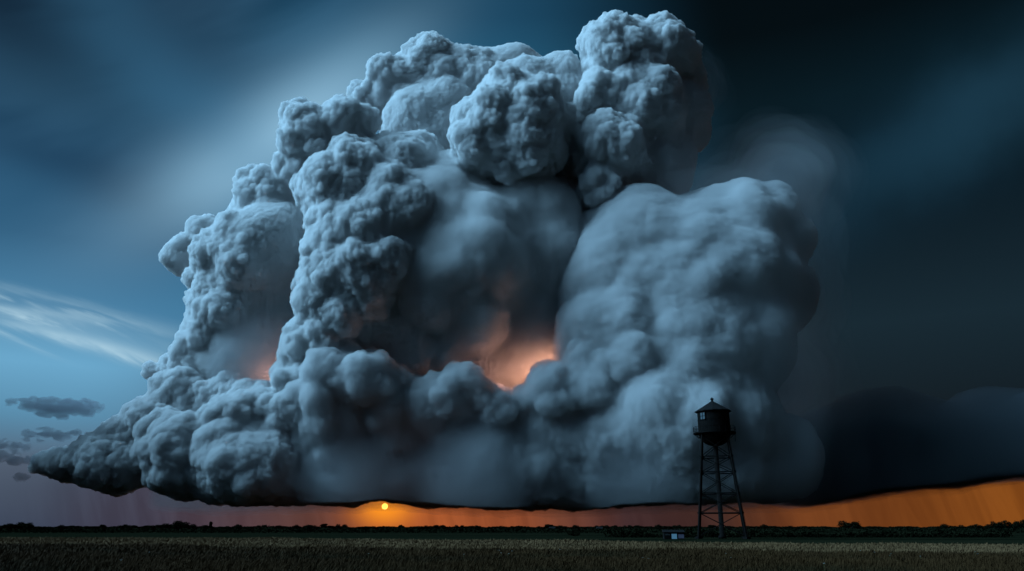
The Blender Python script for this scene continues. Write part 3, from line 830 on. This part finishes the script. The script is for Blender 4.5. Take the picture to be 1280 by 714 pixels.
nested('cloud_veil', [(978, 228, 34, 60, .7), (935, 290, 44, 70, .7), (890, 340, 56, 60, .7), (945, 370, 44, 60, .7), (905, 450, 52, 40, .7), (955, 470, 40, 60, .7), (920, 550, 54, 60, .7), (860, 110, 20, 110, .7)], THIN, SHELLS, 160, voxel=4.5, octaves=((60, 14), (28, 7), (12, 2)), stretch=(1, 1, 1.6), base=base_z)
# front shelf, overhanging its flat base
cloud_part('cloud_shelf', [(330, 590, 74, 10, .85), (240, 572, 48, 0, .9), (140, 588, 40, 20, 1), (108, 590, 30, 20, 1), (80, 588, 24, 20, 1), (54, 582, 15, 20, 1), (160, 552, 28, 25, 1), (190, 530, 30, 25, 1), (228, 502, 32, 40, 1), (260, 510, 30, 35, 1), (292, 505, 32, 30, 1), (340, 515, 32, 0, .9), (300, 532, 40, -5, .95), (215, 555, 36, 10, 1), (370, 520, 36, -10, .9)],
           DENSE, storm, seed=7, base=base_z, bk=30, octaves=OCT, voxel=1.8, fine=1.15, puffs=((.42, 30, .75), (.32, 30, .7)))
rs = random.Random(4)
fill_lobes = [(rs.uniform(360, 880), rs.uniform(505, 600), rs.uniform(20, 44), rs.uniform(32, 56), .9) for _ in range(34)]
fill_lobes = [(x, max(y, 500 if x < 720 else 450), r, z + (14 if x > 700 else 0), a_) for x, y, r, z, a_ in fill_lobes]
cloud_part('cloud_shelf', [(420, 468, 36, -30, .95), (400, 500, 34, -25, .95), (462, 476, 36, -30, .95), (500, 510, 42, -5, .9), (560, 520, 42, 10, .9), (560, 492, 26, -30, .95), (580, 484, 26, -30, .95), (603, 498, 19, -30, .95), (622, 510, 19, -30, .95), (660, 555, 56, 36, .9), (658, 504, 17, -20, .95), (690, 490, 31, -15, .95), (745, 470, 44, -5, .9), (735, 438, 24, -5, .95), (780, 540, 70, 32, .85), (850, 515, 78, 6, .8), (910, 515, 60, 10, .8), (880, 585, 70, 22, .8), (800, 600, 66, 46, .8), (420, 560, 66, 22, .85), (520, 590, 74, 52, .85), (610, 590, 74, 60, .85), (700, 595, 80, 54, .85), (430, 600, 64, 32, .85), (370, 590, 58, 28, .9), (830, 440, 40, 20, .9), (960, 590, 60, 50, .7)] + fill_lobes,
           SHELF, storm, seed=17, base=base_z, bk=36, octaves=OSHELF, fine=1.4, puffs=((.42, 22, .75), (.32, 26, .7)), blend=.4, stretch=(1, 1, 1.3))
# trailing mass at the right, its shade put into the vapour colour
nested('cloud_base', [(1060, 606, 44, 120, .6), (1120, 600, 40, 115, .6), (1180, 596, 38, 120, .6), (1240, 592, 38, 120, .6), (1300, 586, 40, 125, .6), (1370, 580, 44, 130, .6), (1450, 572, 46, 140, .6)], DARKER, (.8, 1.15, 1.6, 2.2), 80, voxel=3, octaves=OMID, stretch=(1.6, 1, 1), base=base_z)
# thin mist hanging round the softer right side, and rain falling from the base
cloud_part('cloud_mist', [(600, 615, 80, 20, .3), (440, 615, 74, 10, .3), (800, 610, 80, 30, .3), (320, 460, 60, 60, .3)], MIST, storm, seed=9, voxel=5, puffs=((.5, 30, .8),), base=base_z, octaves=OSOFT)
for i, off in enumerate((30, 62, 100)):
    cloud_part('rain_fringe', [(x, 626, 34, 90, .6) for x in range(230, 900, 46)] + [(x, 612, 34, 110, .6) for x in range(900, 1120, 46)] + [(x, 596, 34, 120, .6) for x in range(1120, 1420, 46)], FRINGE, storm, seed=20 + i, voxel=2.5, puffs=((.5, 20, .8),), base=lambda xy: base_z(xy) - off - off * .8 * np.abs(perlin(np.stack([xy[:, 0] / 380, xy[:, 1] / 2500, 0 * xy[:, 0] + i], 1), 77)), octaves=((20, 3), (9, 1.5)))
def glow(name, px, py, dz, p, col, rad):
    l = bpy.data.lights.new(name, 'POINT'); l.energy = p; l.color = col; l.shadow_soft_size = rad
    o = bpy.data.objects.new(name, l); o.location = lobe_world(px, py, 1, dz)[0]; COL.objects.link(o)
# lamps added inside the cloud for warm glow, one under it for sunset
glow('added_inner_glow', 683, 487, 26, 9e6, (1, .45, .28), 60)
glow('added_inner_glow', 625, 500, 20, 8e6, (1, .48, .42), 60)
glow('added_inner_glow', 351, 492, 30, 3e7, (1, .48, .34), 60)
glow('sunset_glow', 484, 652, -100, 9e5, (1, .32, .08), 150)

# unseen blocker added at the left to shade the foot of the storm
bank = empty('shade_bank', (-12500, 11000, 400)); tag(bank, 'unseen bank of cloud added beyond the left edge to shade the storm', 'shade blocker')
def bank_lobe(x, y, z, r):
    f = np.array((0, math.cos(PITCH), math.sin(PITCH))); u = np.array((0, -math.sin(PITCH), math.cos(PITCH)))
    q = np.array((x, y, z)) - EYE; d = q @ f
    return (640 + q[0] / d * F_PX, 357 - (q @ u) / d * F_PX, r / y * (F_PX) * (y / d) , (y - D0) / PXM, .2)
cloud_part('cloud_body', [bank_lobe(*a) for a in ((-11500, 5500, 1500, 1800), (-11500, 8000, 1500, 1900), (-12000, 10500, 1500, 1900), (-12500, 12500, 1500, 1900), (-12900, 14500, 1500, 1800), (-11500, 6500, 3800, 1800), (-11500, 8800, 3800, 1800), (-12200, 11000, 3600, 1800), (-12600, 13200, 3400, 1700), (-11500, 7200, 6000, 1700), (-11600, 8900, 6000, 1500), (-12200, 10800, 4900, 1300))], MEDIUM, bank, seed=12, voxel=6, base=500.0, octaves=OSOFT)

# little dark scraps of cloud low at the left
def scrap(lobes, flat, seed, label, group=None):
    q = lobe_world(lobes[0][0], lobes[0][1], 1, 0)[0]
    e = empty('scud_cloud', tuple(q)); tag(e, label, 'small cloud', group)
    cloud_part('cloud_body', lobes, SCUD, e, seed=seed, voxel=1.0, puffs=((.5, 20, .8),), flat=flat, octaves=((14, 2.0), (6, .9)), stretch=(2.2, 1, .8), puff_noise=False)
scrap([(14, 502, 7, 0), (38, 505, 11, 0), (62, 509, 15, 0), (84, 511, 14, 0), (104, 509, 12, 0), (120, 509, 8, 0), (78, 518, 8, 0)], 2.4, 21, 'largest dark scrap of cloud floating above the left end of the storm')
scrap([(36, 545, 8, 0), (56, 543, 10, 0), (78, 543, 9, 0), (96, 541, 6, 0)], 3.4, 22, 'thin dark streak of cloud right below the largest scrap')
scrap([(4, 556, 8, 0), (20, 558, 8, 0), (34, 560, 5, 0)], 3.2, 23, 'short dark scrap of cloud touching the left edge, upper one')
scrap([(0, 571, 8, 0), (18, 573, 9, 0), (36, 573, 6, 0)], 3.2, 24, 'short dark scrap of cloud touching the left edge, lower one')
scrap([(22, 597, 5, 0), (31, 597, 5, 0)], 2.4, 25, 'tiny dark puff of cloud under the left tip of the storm')
